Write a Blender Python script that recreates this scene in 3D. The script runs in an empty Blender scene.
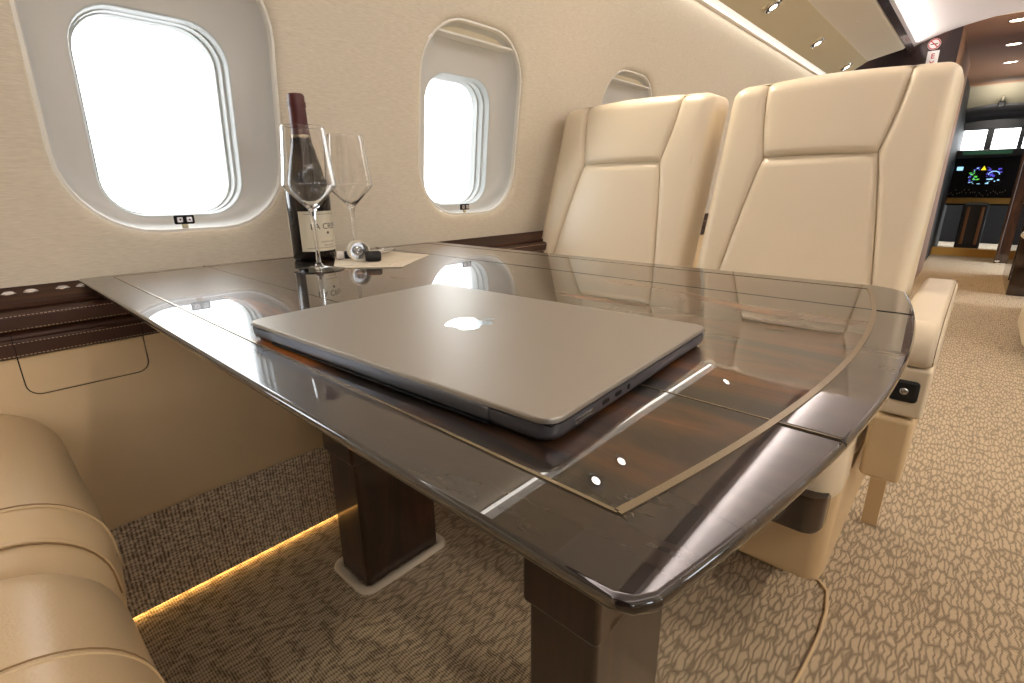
import bpy, bmesh, math, random
from mathutils import Vector, Matrix
random.seed(7)
C = bpy.context.scene.collection
PI = math.pi
OFF = {}

# ------------------------------------------------------------------ helpers
def tag(o, label=None, cat=None, group=None, kind=None):
    if label: o['label'] = label
    if cat: o['category'] = cat
    if group: o['group'] = group
    if kind: o['kind'] = kind
    return o

def thing(name, loc, label, cat, group=None):
    o = bpy.data.objects.new(name, None)
    o.empty_display_size = .05
    C.objects.link(o); o.location = loc
    OFF[o.name] = Vector(loc)
    return tag(o, label, cat, group)

def mk(name, V, F, mat, parent=None, smooth=True, autos=None, uv=None):
    """one mesh object from world coordinates; parented ones are stored relative to their thing"""
    V = [Vector(v) for v in V]
    if parent is not None: off = OFF[parent.name]
    else:
        mn = Vector((min(v[i] for v in V) for i in range(3))); mx = Vector((max(v[i] for v in V) for i in range(3)))
        off = Vector(((mn.x+mx.x)/2, (mn.y+mx.y)/2, mn.z))
    me = bpy.data.meshes.new(name)
    me.from_pydata([v-off for v in V], [], F); me.validate(); me.update()
    bm = bmesh.new(); bm.from_mesh(me)
    bmesh.ops.recalc_face_normals(bm, faces=bm.faces[:])
    bm.to_mesh(me); bm.free()
    if smooth:
        me.polygons.foreach_set('use_smooth', [True]*len(me.polygons))
        if autos: me.set_sharp_from_angle(angle=math.radians(autos))
    me.materials.append(mat)
    o = bpy.data.objects.new(name, me); C.objects.link(o)
    if smooth and autos:
        wm=o.modifiers.new('weighted','WEIGHTED_NORMAL'); wm.keep_sharp=True; wm.weight=100
    if parent is not None: o.parent = parent
    else: o.location = off
    OFF[o.name] = off
    return o

class MB:
    def __init__(s): s.V=[]; s.F=[]
    def add(s, V, F):
        n=len(s.V); s.V += [tuple(v) for v in V]; s.F += [tuple(i+n for i in f) for f in F]; return s
    def build(s, name, mat, parent=None, smooth=True, autos=35): return mk(name, s.V, s.F, mat, parent, smooth, autos)

def g_box(x0,x1,y0,y1,z0,z1,bev=0,seg=3,M=None):
    bm = bmesh.new(); bmesh.ops.create_cube(bm, size=1)
    for v in bm.verts:
        v.co = Vector(((x0+x1)/2+v.co.x*(x1-x0),(y0+y1)/2+v.co.y*(y1-y0),(z0+z1)/2+v.co.z*(z1-z0)))
    if bev: bmesh.ops.bevel(bm, geom=bm.edges[:]+bm.verts[:], offset=bev, segments=seg, profile=.5, affect='EDGES')
    if M is not None: bm.transform(M)
    bm.verts.index_update()
    V=[v.co.copy() for v in bm.verts]; F=[[v.index for v in f.verts] for f in bm.faces]; bm.free()
    return V,F

def g_loft(loops, closed=True, cap0=False, cap1=False):
    n=len(loops[0]); V=[p for l in loops for p in l]; F=[]
    for i in range(len(loops)-1):
        for j in range(n if closed else n-1):
            k=(j+1)%n; F.append((i*n+j,i*n+k,(i+1)*n+k,(i+1)*n+j))
    if cap0: F.append(tuple(reversed(range(n))))
    if cap1: F.append(tuple((len(loops)-1)*n+j for j in range(n)))
    return V,F

def g_lathe(prof, c=(0,0,0), n=32, M=None):
    loops=[]
    for r,z in prof:
        loops.append([Vector((max(r,1e-5)*math.cos(2*PI*j/n), max(r,1e-5)*math.sin(2*PI*j/n), z)) for j in range(n)])
    V,F=g_loft(loops, True, prof[0][0]<2e-3, prof[-1][0]<2e-3)
    if M is not None: V=[M@v for v in V]
    V=[v+Vector(c) for v in V]
    return V,F

def g_tube(pts, r, n=8, cap=True, closed=False):
    pts=[Vector(p) for p in pts]; loops=[]
    m=len(pts); up=Vector((0,0,1))
    for i,p in enumerate(pts):
        a=pts[i-1] if (i>0 or closed) else p; b=pts[(i+1)%m] if (i<m-1 or closed) else p
        t=(b-a).normalized()
        u=t.cross(up)
        if u.length<1e-3: u=t.cross(Vector((1,0,0)))
        u.normalize(); w=u.cross(t)
        rr=r[i] if isinstance(r,(list,tuple)) else r
        loops.append([p+u*(rr*math.cos(2*PI*j/n))+w*(rr*math.sin(2*PI*j/n)) for j in range(n)])
    if closed: loops.append(loops[0])
    return g_loft(loops, True, cap and not closed, cap and not closed)

def rr_loop(hw, hh, r, n=8):
    """rounded rectangle, 4*(n+1) points, counter-clockwise, centred"""
    P=[]
    for cx,cy,a0 in ((hw-r,hh-r,0),(-hw+r,hh-r,PI/2),(-hw+r,-hh+r,PI),(hw-r,-hh+r,1.5*PI)):
        for k in range(n+1):
            a=a0+PI/2*k/n; P.append((cx+r*math.cos(a), cy+r*math.sin(a)))
    return P

def g_prism(poly, z0, z1, bev=0, seg=2):
    bm=bmesh.new()
    vs=[bm.verts.new((x,y,z0)) for x,y in poly]
    f=bm.faces.new(vs); bmesh.ops.recalc_face_normals(bm, faces=[f])
    r=bmesh.ops.extrude_face_region(bm, geom=[f])
    for e in r['geom']:
        if isinstance(e,bmesh.types.BMVert): e.co.z=z1
    bmesh.ops.recalc_face_normals(bm, faces=bm.faces[:])
    if bev:
        es=[e for e in bm.edges if abs(e.verts[0].co.z-e.verts[1].co.z)<1e-6]
        bmesh.ops.bevel(bm, geom=es, offset=bev, segments=seg, profile=.5, affect='EDGES', clamp_overlap=True)
    bm.verts.index_update()
    V=[v.co.copy() for v in bm.verts]; F=[[v.index for v in f.verts] for f in bm.faces]; bm.free()
    return V,F

def g_text(s, size, bold=False, align='CENTER'):
    cu=bpy.data.curves.new('t','FONT'); cu.body=s; cu.size=size; cu.align_x=align; cu.align_y='CENTER'
    cu.extrude=0; cu.resolution_u=3
    if bold: cu.offset=size*.02
    o=bpy.data.objects.new('t',cu); C.objects.link(o)
    dg=bpy.context.evaluated_depsgraph_get(); dg.update()
    me=bpy.data.meshes.new_from_object(o.evaluated_get(dg))
    V=[v.co.copy() for v in me.vertices]; F=[list(p.vertices) for p in me.polygons]
    bpy.data.objects.remove(o); bpy.data.curves.remove(cu); bpy.data.meshes.remove(me)
    return V,F

# ------------------------------------------------------------------ materials
def srgb(r,g,b):
    f=lambda c:(c/255/12.92 if c/255<=.04045 else ((c/255+.055)/1.055)**2.4)
    return (f(r),f(g),f(b),1)
def mat(name, col, rough=.5, metal=0, spec=.5, coat=0, coat_r=.03, trans=0, ior=1.5, bump=None, var=None, emis=None, es=0, sheen=0):
    m=bpy.data.materials.new(name); m.use_nodes=True; nt=m.node_tree; b=nt.nodes['Principled BSDF']
    b.inputs['Base Color'].default_value=col; b.inputs['Roughness'].default_value=rough
    b.inputs['Metallic'].default_value=metal; b.inputs['Specular IOR Level'].default_value=spec
    b.inputs['Coat Weight'].default_value=coat; b.inputs['Coat Roughness'].default_value=coat_r
    b.inputs['Transmission Weight'].default_value=trans; b.inputs['IOR'].default_value=ior
    b.inputs['Sheen Weight'].default_value=sheen
    if emis: b.inputs['Emission Color'].default_value=emis; b.inputs['Emission Strength'].default_value=es
    tc=nt.nodes.new('ShaderNodeTexCoord')
    if var:      # (scale, amount) soft colour variation
        n=nt.nodes.new('ShaderNodeTexNoise'); n.inputs['Scale'].default_value=var[0]; n.inputs['Detail'].default_value=4
        nt.links.new(tc.outputs['Object'], n.inputs['Vector'])
        mx=nt.nodes.new('ShaderNodeMix'); mx.data_type='RGBA'
        mx.inputs[6].default_value=[c*(1-var[1]) for c in col[:3]]+[1]; mx.inputs[7].default_value=[min(1,c*(1+var[1])) for c in col[:3]]+[1]
        nt.links.new(n.outputs['Fac'], mx.inputs[0]); nt.links.new(mx.outputs[2], b.inputs['Base Color'])
    if bump:     # (kind, scale, strength, distance)
        if bump[0]=='voronoi':
            t=nt.nodes.new('ShaderNodeTexVoronoi'); t.inputs['Scale'].default_value=bump[1]; out=t.outputs['Distance']
        else:
            t=nt.nodes.new('ShaderNodeTexNoise'); t.inputs['Scale'].default_value=bump[1]; t.inputs['Detail'].default_value=3; out=t.outputs['Fac']
        nt.links.new(tc.outputs['Object'], t.inputs['Vector'])
        bp=nt.nodes.new('ShaderNodeBump'); bp.inputs['Strength'].default_value=bump[2]; bp.inputs['Distance'].default_value=bump[3]
        nt.links.new(out, bp.inputs['Height']); nt.links.new(bp.outputs['Normal'], b.inputs['Normal'])
    return m

M={}
M['leather']=mat('leather', srgb(227,212,186), .36, spec=.45, bump=('voronoi',420,.10,.0012), var=(5,.035))
M['leather_seat']=M['leather']
M['leather_tan']=mat('leather_tan', srgb(214,188,148), .34, spec=.45, bump=('voronoi',420,.12,.0012), var=(5,.04))
M['seam']=mat('seam', srgb(120,92,58), .7)
M['seam_soft']=mat('seam_soft', srgb(150,120,82), .7)
M['leather_panel']=mat('leather_panel', srgb(230,206,166), .5, bump=('noise',300,.12,.001), var=(4,.06))
M['leather_brown']=mat('leather_brown', srgb(62,36,24), .42, bump=('noise',350,.15,.0008), var=(8,.12))
M['stitch']=mat('stitch', srgb(205,180,150), .7)
M['black']=mat('black', srgb(14,13,14), .55, spec=.25)
M['black_rubber']=mat('black_rubber', srgb(14,14,15), .6)
M['shroud']=mat('shroud', srgb(218,217,211), .42, var=(3,.02))
M['rim']=mat('rim', srgb(240,236,226), .35)
M['inner_frame']=mat('inner_frame', srgb(205,210,208), .5)
M['chrome']=mat('chrome', srgb(230,230,232), .12, metal=1)
M['steel']=mat('steel', srgb(190,190,192), .22, metal=1)
M['knob']=mat('knob', srgb(232,226,228), .25, metal=.6)
M['alu']=mat('alu', srgb(172,166,156), .45, metal=.9, bump=('noise',2500,.05,.0002))
M['alu_edge']=mat('alu_edge', srgb(122,125,134), .36, metal=1)
M['mirror']=mat('mirror', srgb(235,238,240), .06, metal=1)
M['inlay']=mat('inlay', srgb(150,136,114), .25, metal=.8)
M['headliner']=mat('headliner', srgb(226,216,212), .6, var=(2,.015))
M['bin']=mat('bin', srgb(238,231,215), .5, var=(3,.02))
M['psu']=mat('psu', srgb(212,199,166), .45, var=(4,.03))
M['edge_trim']=mat('edge_trim', srgb(238,230,214), .4)
M['glow_trim']=mat('glow_trim', srgb(240,234,222), .4, emis=(1,.95,.88,1), es=.6)  # pale edge trim given an added glow to look bright
M['lens']=mat('lens', (1,1,1,1), .3, emis=(1,.9,.75,1), es=14)
M['downlens']=mat('downlens', (1,1,1,1), .3, emis=(1,.86,.66,1), es=9)
M['paper']=mat('paper', srgb(232,220,198), .8, var=(30,.03))
M['label']=mat('label', srgb(226,218,196), .65)
M['ink']=mat('ink', srgb(58,52,50), .6)
M['capsule']=mat('capsule', srgb(78,22,20), .38)
M['glass']=mat('glass', (.98,.98,.98,1), 0.0, trans=1, ior=1.47)
M['wine']=mat('wine', srgb(16,6,8), .06, spec=.4)
M['cream_plastic']=mat('cream_plastic', srgb(225,215,196), .4)
M['red']=mat('red', srgb(176,40,44), .5)
M['white']=mat('white', srgb(236,232,228), .5)
M['brown_gloss']=mat('brown_gloss', srgb(140,98,66), .6, var=(2,.1))
M['cockpit']=mat('cockpit', srgb(36,36,38), .5, var=(20,.3))
M['cockpit_grey']=mat('cockpit_grey', srgb(118,112,96), .6, var=(3,.1))
M['yellow_trim']=mat('yellow_trim', srgb(196,150,70), .5, var=(10,.1))
M['greenglow']=mat('greenglow', srgb(20,60,40), .5, emis=srgb(70,120,90), es=.25)
M['scr_blue']=mat('scr_blue', srgb(20,20,60), .3, emis=srgb(80,70,190), es=1.2)
M['scr_cyan']=mat('scr_cyan', srgb(20,40,60), .3, emis=srgb(150,200,230), es=1.4)
M['scr_green']=mat('scr_green', srgb(20,40,20), .3, emis=srgb(90,200,70), es=1.2)
M['scr_yellow']=mat('scr_yellow', srgb(60,50,10), .3, emis=srgb(230,210,40), es=1.3)
M['strip']=mat('strip', (1,.8,.5,1), .4, emis=(1,.62,.22,1), es=6)
M['trim_dark']=mat('trim_dark', srgb(38,26,24), .22, coat=.5)

def wallcloth():
    m=mat('wallcloth', srgb(216,200,175), .75); nt=m.node_tree; b=nt.nodes['Principled BSDF']
    tc=nt.nodes.new('ShaderNodeTexCoord'); mp=nt.nodes.new('ShaderNodeMapping'); mp.inputs['Scale'].default_value=(60,60,700)
    n=nt.nodes.new('ShaderNodeTexNoise'); n.inputs['Scale'].default_value=1; n.inputs['Detail'].default_value=3
    nt.links.new(tc.outputs['Object'],mp.inputs[0]); nt.links.new(mp.outputs[0],n.inputs['Vector'])
    cr=nt.nodes.new('ShaderNodeValToRGB'); cr.color_ramp.elements[0].position=.3; cr.color_ramp.elements[1].position=.7
    cr.color_ramp.elements[0].color=srgb(217,206,184); cr.color_ramp.elements[1].color=srgb(233,223,203)
    nt.links.new(n.outputs['Fac'],cr.inputs[0]); nt.links.new(cr.outputs[0],b.inputs['Base Color'])
    bp=nt.nodes.new('ShaderNodeBump'); bp.inputs['Strength'].default_value=.15; bp.inputs['Distance'].default_value=.001
    nt.links.new(n.outputs['Fac'],bp.inputs['Height']); nt.links.new(bp.outputs[0],b.inputs['Normal']); return m
M['wall']=wallcloth()

def veneer(name, cols, scale=(1.6,9,9), rough=.35, coat=1.0, rot=0):
    m=mat(name, cols[0], rough, coat=coat, coat_r=.0); nt=m.node_tree; b=nt.nodes['Principled BSDF']
    b.inputs['Coat IOR'].default_value=1.78; b.inputs['Specular IOR Level'].default_value=.15
    tc=nt.nodes.new('ShaderNodeTexCoord'); mp=nt.nodes.new('ShaderNodeMapping'); mp.inputs['Scale'].default_value=scale; mp.inputs['Rotation'].default_value=(0,0,rot)
    n=nt.nodes.new('ShaderNodeTexNoise'); n.inputs['Scale'].default_value=1.3; n.inputs['Detail'].default_value=8; n.inputs['Roughness'].default_value=.62; n.inputs['Distortion'].default_value=.9
    cr=nt.nodes.new('ShaderNodeValToRGB'); e=cr.color_ramp.elements
    e[0].position=.30; e[0].color=cols[0]; e[1].position=.72; e[1].color=cols[-1]
    for i,c in enumerate(cols[1:-1]):
        k=e.new(.30+.42*(i+1)/(len(cols)-1)); k.color=c
    nt.links.new(tc.outputs['Object'],mp.inputs[0]); nt.links.new(mp.outputs[0],n.inputs['Vector'])
    nt.links.new(n.outputs['Fac'],cr.inputs[0]); nt.links.new(cr.outputs[0],b.inputs['Base Color']); return m
M['veneer']=veneer('veneer',[srgb(22,21,20),srgb(34,29,25),srgb(84,52,28),srgb(176,104,44)],(2.4,9,9))
M['veneer_border']=veneer('veneer_border',[srgb(24,17,14),srgb(38,28,22),srgb(56,40,29)],(3,14,9))
M['veneer_dark']=veneer('veneer_dark',[srgb(28,17,12),srgb(46,28,18),srgb(72,44,26)],(10,10,1.6),.3,.8)
M['veneer_ledge']=veneer('veneer_ledge',[srgb(40,25,18),srgb(64,40,28),srgb(96,64,46)],(20,2,9),.6,.0)
M['bulkhead_gloss']=veneer('bulkhead_gloss',[srgb(34,26,26),srgb(50,38,36),srgb(78,50,40)],(3,3,1),.45,.12)

def carpet(name, lite, dark, cell=(1/.0095,1/.050,1/.03), rib=1/.0046, swap=False):
    m=mat(name, lite, .95, spec=.1); nt=m.node_tree; b=nt.nodes['Principled BSDF']
    b.inputs['Sheen Weight'].default_value=.15
    L=nt.links.new; N=nt.nodes.new
    tc=N('ShaderNodeTexCoord')
    # wandering dark lines: stretched cells, wobbled by noise
    nz=N('ShaderNodeTexNoise'); nz.inputs['Scale'].default_value=48; nz.inputs['Detail'].default_value=1
    L(tc.outputs['Object'],nz.inputs['Vector'])
    sc=N('ShaderNodeVectorMath'); sc.operation='MULTIPLY_ADD'; sc.inputs[1].default_value=(.013,.012,.004)
    L(nz.outputs['Color'],sc.inputs[0]); L(tc.outputs['Object'],sc.inputs[2])
    mp=N('ShaderNodeMapping'); mp.inputs['Scale'].default_value=cell; L(sc.outputs[0],mp.inputs[0])
    v=N('ShaderNodeTexVoronoi'); v.feature='DISTANCE_TO_EDGE'; v.inputs['Scale'].default_value=1; v.inputs['Randomness'].default_value=.85; L(mp.outputs[0],v.inputs['Vector'])
    ln=N('ShaderNodeMapRange'); ln.inputs[1].default_value=.0; ln.inputs[2].default_value=.22; L(v.outputs['Distance'],ln.inputs[0])
    # fine loops of the pile
    w=N('ShaderNodeTexWave'); w.wave_type='BANDS'; w.bands_direction='Y' if not swap else 'Z'; w.inputs['Scale'].default_value=rib/(2*PI)*2; w.inputs['Distortion'].default_value=1.5; w.inputs['Detail'].default_value=1
    w.inputs['Detail Scale'].default_value=3
    L(tc.outputs['Object'],w.inputs['Vector'])
    n2=N('ShaderNodeTexNoise'); n2.inputs['Scale'].default_value=500; L(tc.outputs['Object'],n2.inputs['Vector'])
    add=N('ShaderNodeMath'); add.operation='MULTIPLY_ADD'; add.inputs[1].default_value=.5; L(w.outputs['Fac'],add.inputs[0]); 
    ml=N('ShaderNodeMath'); ml.operation='MULTIPLY'; ml.inputs[1].default_value=.54; L(ln.outputs[0],ml.inputs[0]); L(ml.outputs[0],add.inputs[2])
    ad2=N('ShaderNodeMath'); ad2.operation='MULTIPLY_ADD'; ad2.inputs[1].default_value=.25; L(n2.outputs['Fac'],ad2.inputs[0]); L(add.outputs[0],ad2.inputs[2])
    cr=N('ShaderNodeValToRGB'); cr.color_ramp.elements[0].position=.12; cr.color_ramp.elements[0].color=dark; cr.color_ramp.elements[1].position=1.0; cr.color_ramp.elements[1].color=lite
    L(ad2.outputs[0],cr.inputs[0]); L(cr.outputs[0],b.inputs['Base Color'])
    bp=N('ShaderNodeBump'); bp.inputs['Strength'].default_value=.6; bp.inputs['Distance'].default_value=.004
    L(ad2.outputs[0],bp.inputs['Height']); L(bp.outputs[0],b.inputs['Normal'])
    return m
M['carpet']=carpet('carpet', srgb(219,199,168), srgb(84,65,46))
M['carpet_riser']=carpet('carpet_riser', srgb(238,220,192), srgb(102,84,66), cell=(1/.03,1/.022,1/.008), rib=1/.007)

def pane_mat():
    m=bpy.data.materials.new('pane'); m.use_nodes=True; nt=m.node_tree; nt.nodes.clear()
    o=nt.nodes.new('ShaderNodeOutputMaterial'); mx=nt.nodes.new('ShaderNodeMixShader')
    t=nt.nodes.new('ShaderNodeBsdfTransparent'); g=nt.nodes.new('ShaderNodeBsdfGlossy'); g.inputs['Roughness'].default_value=.02
    f=nt.nodes.new('ShaderNodeFresnel'); f.inputs['IOR'].default_value=1.3
    nt.links.new(f.outputs[0],mx.inputs[0]); nt.links.new(t.outputs[0],mx.inputs[1]); nt.links.new(g.outputs[0],mx.inputs[2]); nt.links.new(mx.outputs[0],o.inputs[0])
    return m
M['pane']=pane_mat()

# ------------------------------------------------------------------ camera
TH=.69                                  # table height
CAMZ=.8301716966
cam=bpy.data.cameras.new('camera'); co=bpy.data.objects.new('camera',cam); C.objects.link(co)
R=Matrix(((0.7413702,-0.19143254,0.64321366),(0.67104654,0.22313263,-0.70704198),(-0.00817111,0.95580616,0.29388403)))
co.matrix_world=Matrix.Translation((0,0,CAMZ))@R.to_4x4()
cam.sensor_width=36; cam.lens=501.872/1024*36; cam.clip_start=.02
bpy.context.scene.camera=co

# ------------------------------------------------------------------ cabin shell
MIR=.06                                 # x -> MIR-x for the right-hand side
Y0,Y1=-1.5,4.9
ZT=1.53                                 # top of the side wall
def wallx(z): return -1.13+max(0,z-.7)**2/(2*2.37)
def side(x,s): return x if s<0 else MIR-x
WC=[-1.16,-.41,.328,1.072,1.895,2.68,3.46,4.24]
OUT=dict(hw=.190,z0=.755,z1=1.243,r=.135)
INN=dict(hw=.122,z0=.783,z1=1.130,r=.07)
def win_loop(hw,z0,z1,r,yc,n=8):
    return [(yc+a,(z0+z1)/2+b) for a,b in rr_loop(hw,(z1-z0)/2,r,n)]
def build_wall(s):
    mb=MB(); zb=.66
    bounds=[Y0]+[(WC[i]+WC[i+1])/2 for i in range(len(WC)-1)]+[Y1]
    for i,yc in enumerate(WC):
        a,b=bounds[i],bounds[i+1]
        lp=win_loop(OUT['hw']+.024,OUT['z0']-.024,OUT['z1']+.024,OUT['r']+.024,yc)
        n=len(lp); zc=(OUT['z0']+OUT['z1'])/2
        # cell border matched point by point to the window outline
        bd=[]
        k=n//4
        per=[]
        corners=[(b,ZT),(a,ZT),(a,zb),(b,zb)]
        for q in range(4):
            # points of quadrant q go along the border from the side middle through the corner to the next side middle
            m0=[(b,zc),(yc,ZT),(a,zc),(yc,zb)][q]; m1=[(yc,ZT),(a,zc),(yc,zb),(b,zc)][q]; cnr=corners[q]
            for j in range(k):
                t=j/(k-1)
                per.append((m0[0]+(cnr[0]-m0[0])*t*2, m0[1]+(cnr[1]-m0[1])*t*2) if t<.5 else (cnr[0]+(m1[0]-cnr[0])*(t*2-1), cnr[1]+(m1[1]-cnr[1])*(t*2-1)))
        loops=[]
        for t in (1,.8,.6,.42,.28,.16,.07,0):
            loops.append([(lp[j][0]*(1-t)+per[j][0]*t, lp[j][1]*(1-t)+per[j][1]*t) for j in range(n)])
        L3=[[(side(wallx(z),s),y,z) for y,z in l] for l in loops]
        # rolled lip into the opening
        for ex,dp in ((.017,.0004),(.011,.0018),(.006,.0045),(.003,.008),(.0015,.012),(.001,.018)):
            l=win_loop(OUT['hw']+ex,OUT['z0']-ex,OUT['z1']+ex,OUT['r']+ex,yc)
            L3.append([(side(wallx(z)-dp,s),y,z) for y,z in l])
        mb.add(*g_loft(L3))
    o=mb.build('wall_left' if s<0 else 'wall_right', M['wall'], autos=60); tag(o,kind='structure')
    return o
build_wall(-1); build_wall(1)
wn=0
def arrow(cx,cz,x,up,sz,s):
    d=sz if up else -sz
    return [(x,cx-sz,cz-d*.7),(x,cx+sz,cz-d*.7),(x,cx,cz+d*.8)],[(0,1,2)]
for s in (-1,1):
    for i,yc in enumerate(WC):
        wn+=1
        root=thing('window_%d'%wn,(side(wallx(1.0),s),yc,OUT['z0']),None,None); tag(root,kind='structure')
        def lo(h0,z0,z1,r,dp): return [(side(wallx(z)-dp,s),y,z) for y,z in win_loop(h0,z0,z1,r,yc)]
        o_=OUT; i_=INN
        # pale rim just inside the lip
        mb=MB(); mb.add(*g_loft([lo(o_['hw']+.002,o_['z0']-.002,o_['z1']+.002,o_['r']+.002,.010),lo(o_['hw']-.003,o_['z0']+.003,o_['z1']-.003,o_['r']-.003,.009),lo(o_['hw']-.005,o_['z0']+.005,o_['z1']-.005,o_['r']-.005,.012),lo(o_['hw']-.005,o_['z0']+.005,o_['z1']-.005,o_['r']-.005,.02)]))
        mb.build('rim',M['rim'],root)
        # concave grey reveal
        lps=[]
        for k in range(9):
            t=k/8; e=math.sin(t*PI/2)**1.0; q=1-math.cos(t*PI/2)
            mixv=lambda a,b,w:a+(b-a)*w
            lps.append(lo(mixv(o_['hw']-.004,i_['hw']+.004,q),mixv(o_['z0']+.004,i_['z0']-.004,q),mixv(o_['z1']-.004,i_['z1']+.004,q),mixv(o_['r']-.004,i_['r']+.004,q),mixv(.014,.070,e)))
        mb=MB(); mb.add(*g_loft(lps)); mb.build('reveal',M['shroud'],root)
        # stepped pale inner frame going out to the pane
        mb=MB(); mb.add(*g_loft([lo(i_['hw']+a,i_['z0']-b,i_['z1']+b,i_['r']+a*.5,d) for a,b,d in ((.005,.005,.070),(.002,.001,.071),(.001,0,.074),(.0,-.001,.092),(-.004,-.002,.0935),(-.005,-.002,.112),(-.009,-.003,.1135),(-.010,-.004,.150))]))
        mb.build('inner_frame',M['inner_frame'],root)
        mb=MB(); lp=lo(i_['hw']-.008,i_['z0']+.003,i_['z1']-.004,i_['r']-.004,.135); mb.add(lp,[tuple(range(len(lp)))])
        mb.build('pane',M['pane'],root,smooth=False)
        # shade cassette at the top of the recess
        mb=MB()
        zz=1.205
        for (dz0,dz1,d0,d1) in ((0,.006,.012,.05),):
            X0=side(wallx(zz)-d0,s);X1=side(wallx(zz)-d1,s)
            mb.add(*g_box(min(X0,X1),max(X0,X1),yc-.155,yc+.155,zz+dz0,zz+dz1,.002,2))
        c_=mb.build('shade_bar',M['rim'],root)
        mb=MB(); X0=side(wallx(zz)-.03,s);X1=side(wallx(zz)-.05,s); mb.add(*g_box(min(X0,X1),max(X0,X1),yc-.14,yc+.14,zz+.006,zz+.034,.002,2)); mb.build('shade_cassette',M['psu'],root)
        # light portal in the opening: helps the renderer find the sky, adds no light
        li=bpy.data.lights.new('portal','AREA'); li.shape='RECTANGLE'; li.size=.25; li.size_y=.36; li.cycles.is_portal=True
        lo_=bpy.data.objects.new('portal',li); C.objects.link(lo_)
        X=side(wallx(.96)-.16,s); lo_.location=(X,yc,.957)
        lo_.rotation_euler=Vector((-s,0,0)).to_track_quat('-Z','Y').to_euler()
        # shade switch
        if s<0 and i in (2,3):
            yy=yc-.014 if i==2 else yc-.022; zc=.7755; xx=wallx(zc)-.012
            t=thing('shade_switch',(xx,yy,.762),'black two-button shade switch below the '+('nearest window, left of the wine bottle' if i==2 else 'second window, right of the wine glasses'),'switch')
            mb=MB(); mb.add(*g_box(xx-.003,xx+.003,yy-.0175,yy+.0175,zc-.0085,zc+.0085,.0025,2)); mb.build('switch_plate',M['black'],t)
            for j,sg in ((0,-1),(1,1)):
                bc=yy+sg*.008
                mb=MB(); mb.add(*g_box(xx+.002,xx+.0045,bc-.0048,bc+.0048,zc-.0048,zc+.0048,.0008,1)); b_=mb.build('button',M['knob'],t)
                mb=MB(); mb.add(*arrow(bc,zc,xx+.0048,j==1,.0027,s)); mb.build('arrow',M['black'],b_,smooth=False)
            mb=MB(); mb.add(*g_box(xx-.004,xx+.001,yy-.005,yy+.005,zc-.0165,zc-.008,.0008,1)); mb.build('tab',M['psu'],t)

# lower sides: dark ledge, leather panel, carpeted riser
LZ=.6765
def lowside(s):
    nm='left' if s<0 else 'right'
    X=lambda v:side(v,s)
    def strip(name,poly,m,kind='structure'):
        lo=[[(X(x),y,z) for x,z in poly] for y in (Y0,Y1)]
        V,F=g_loft(lo,False); o=mk(name,V,F,m,None,True,25)
        if kind: tag(o,kind=kind)
        return o
    strip('trim_1' if s<0 else 'trim_11',[(-1.15,.687),(-1.048,.668),(-1.044,.665),(-1.044,.662),(-1.046,.660)],M['veneer_ledge'])
    strip('trim_2' if s<0 else 'trim_12',[(-1.05,.661),(-1.032,.6595),(-1.026,.656),(-1.024,.652),(-1.024,.636),(-1.027,.632),(-1.036,.631)],M['leather_brown'])
    strip('trim_3' if s<0 else 'trim_13',[(-1.036,.631),(-1.031,.629),(-1.027,.625),(-1.0265,.621),(-1.028,.618),(-1.026,.615),(-1.026,.594),(-1.03,.5905),(-1.05,.590)],M['leather_brown'])
    strip('trim_4' if s<0 else 'trim_14',[(-1.034,.60),(-1.034,.5),(-1.045,.42),(-1.068,.34),(-1.09,.27),(-1.105,.22),(-1.112,.213),(-1.13,.210)],M['leather_panel'])
    strip('baseboard_'+nm,[(-1.112,.213),(-1.113,.1),(-1.108,.03),(-1.103,.013),(-1.104,.0105),(-1.12,.0105),(-1.122,0)],M['carpet_riser'])
    # stitch rows
    if s<0:
        for zz in (.6545,.6345,.6140,.5950):
            mb=MB(); y=Y0+.9
            while y<1.6:
                mb.add(*g_box(-1.0245,-1.0228,y,y+.0028,zz-.00032,zz+.00032)); y+=.0048
            o=mb.build('trim_2' if zz>.62 else 'trim_3',M['stitch'],smooth=False); tag(o,kind='structure')
lowside(-1); lowside(1)
# warm strip lamp along the foot of the riser
mb=MB(); mb.add(*g_box(-1.117,-1.113,-.6,4.6,.003,.0095,.001,1))
ls=mb.build('floor_light',M['strip']); tag(ls,'warm amber light strip along the foot of the carpeted riser under the windows','light')

# pocket door in the leather panel
def panelx(z): 
    pts=[(.60,-1.034),(.5,-1.034),(.42,-1.045),(.34,-1.068)]
    for (a,xa),(b,xb) in zip(pts,pts[1:]):
        if z>=b: return xa+(xb-xa)*(a-z)/(a-b)
    return xb
pk=thing('side_pocket',(panelx(.5),.105,.462),'tan leather pocket door with rounded lower corners in the side wall below the ledge','compartment')
def pocket_outline(y0,y1,z0,z1,r,n=6):
    P=[(y0,z1)]
    for k in range(n+1):
        a=PI+PI/2*k/n; P.append((y0+r+r*math.cos(a),z0+r+r*math.sin(a)))
    for k in range(n+1):
        a=1.5*PI+PI/2*k/n; P.append((y1-r+r*math.cos(a),z0+r+r*math.sin(a)))
    P.append((y1,z1)); return P
ol=pocket_outline(.029,.187,.528,.5895,.018)
def on_panel(P,d): return [(panelx(z)+d,y,z) for y,z in P]
cy,cz=.108,.559
def scl(P,k): return [(cy+(y-cy)*(1-2*k/.16),cz+(z-cz)*(1-2*k/.06)) for y,z in P]
V,F=g_loft([on_panel(ol,-.002),on_panel(ol,.0012),on_panel(scl(ol,.0015),.0022)],True,False,True)
mk('door',V,F,M['leather_panel'],pk,True,30)
V,F=g_tube(on_panel(ol,.0006),.0011,6); mk('seam',V,F,M['black'],pk)
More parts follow.
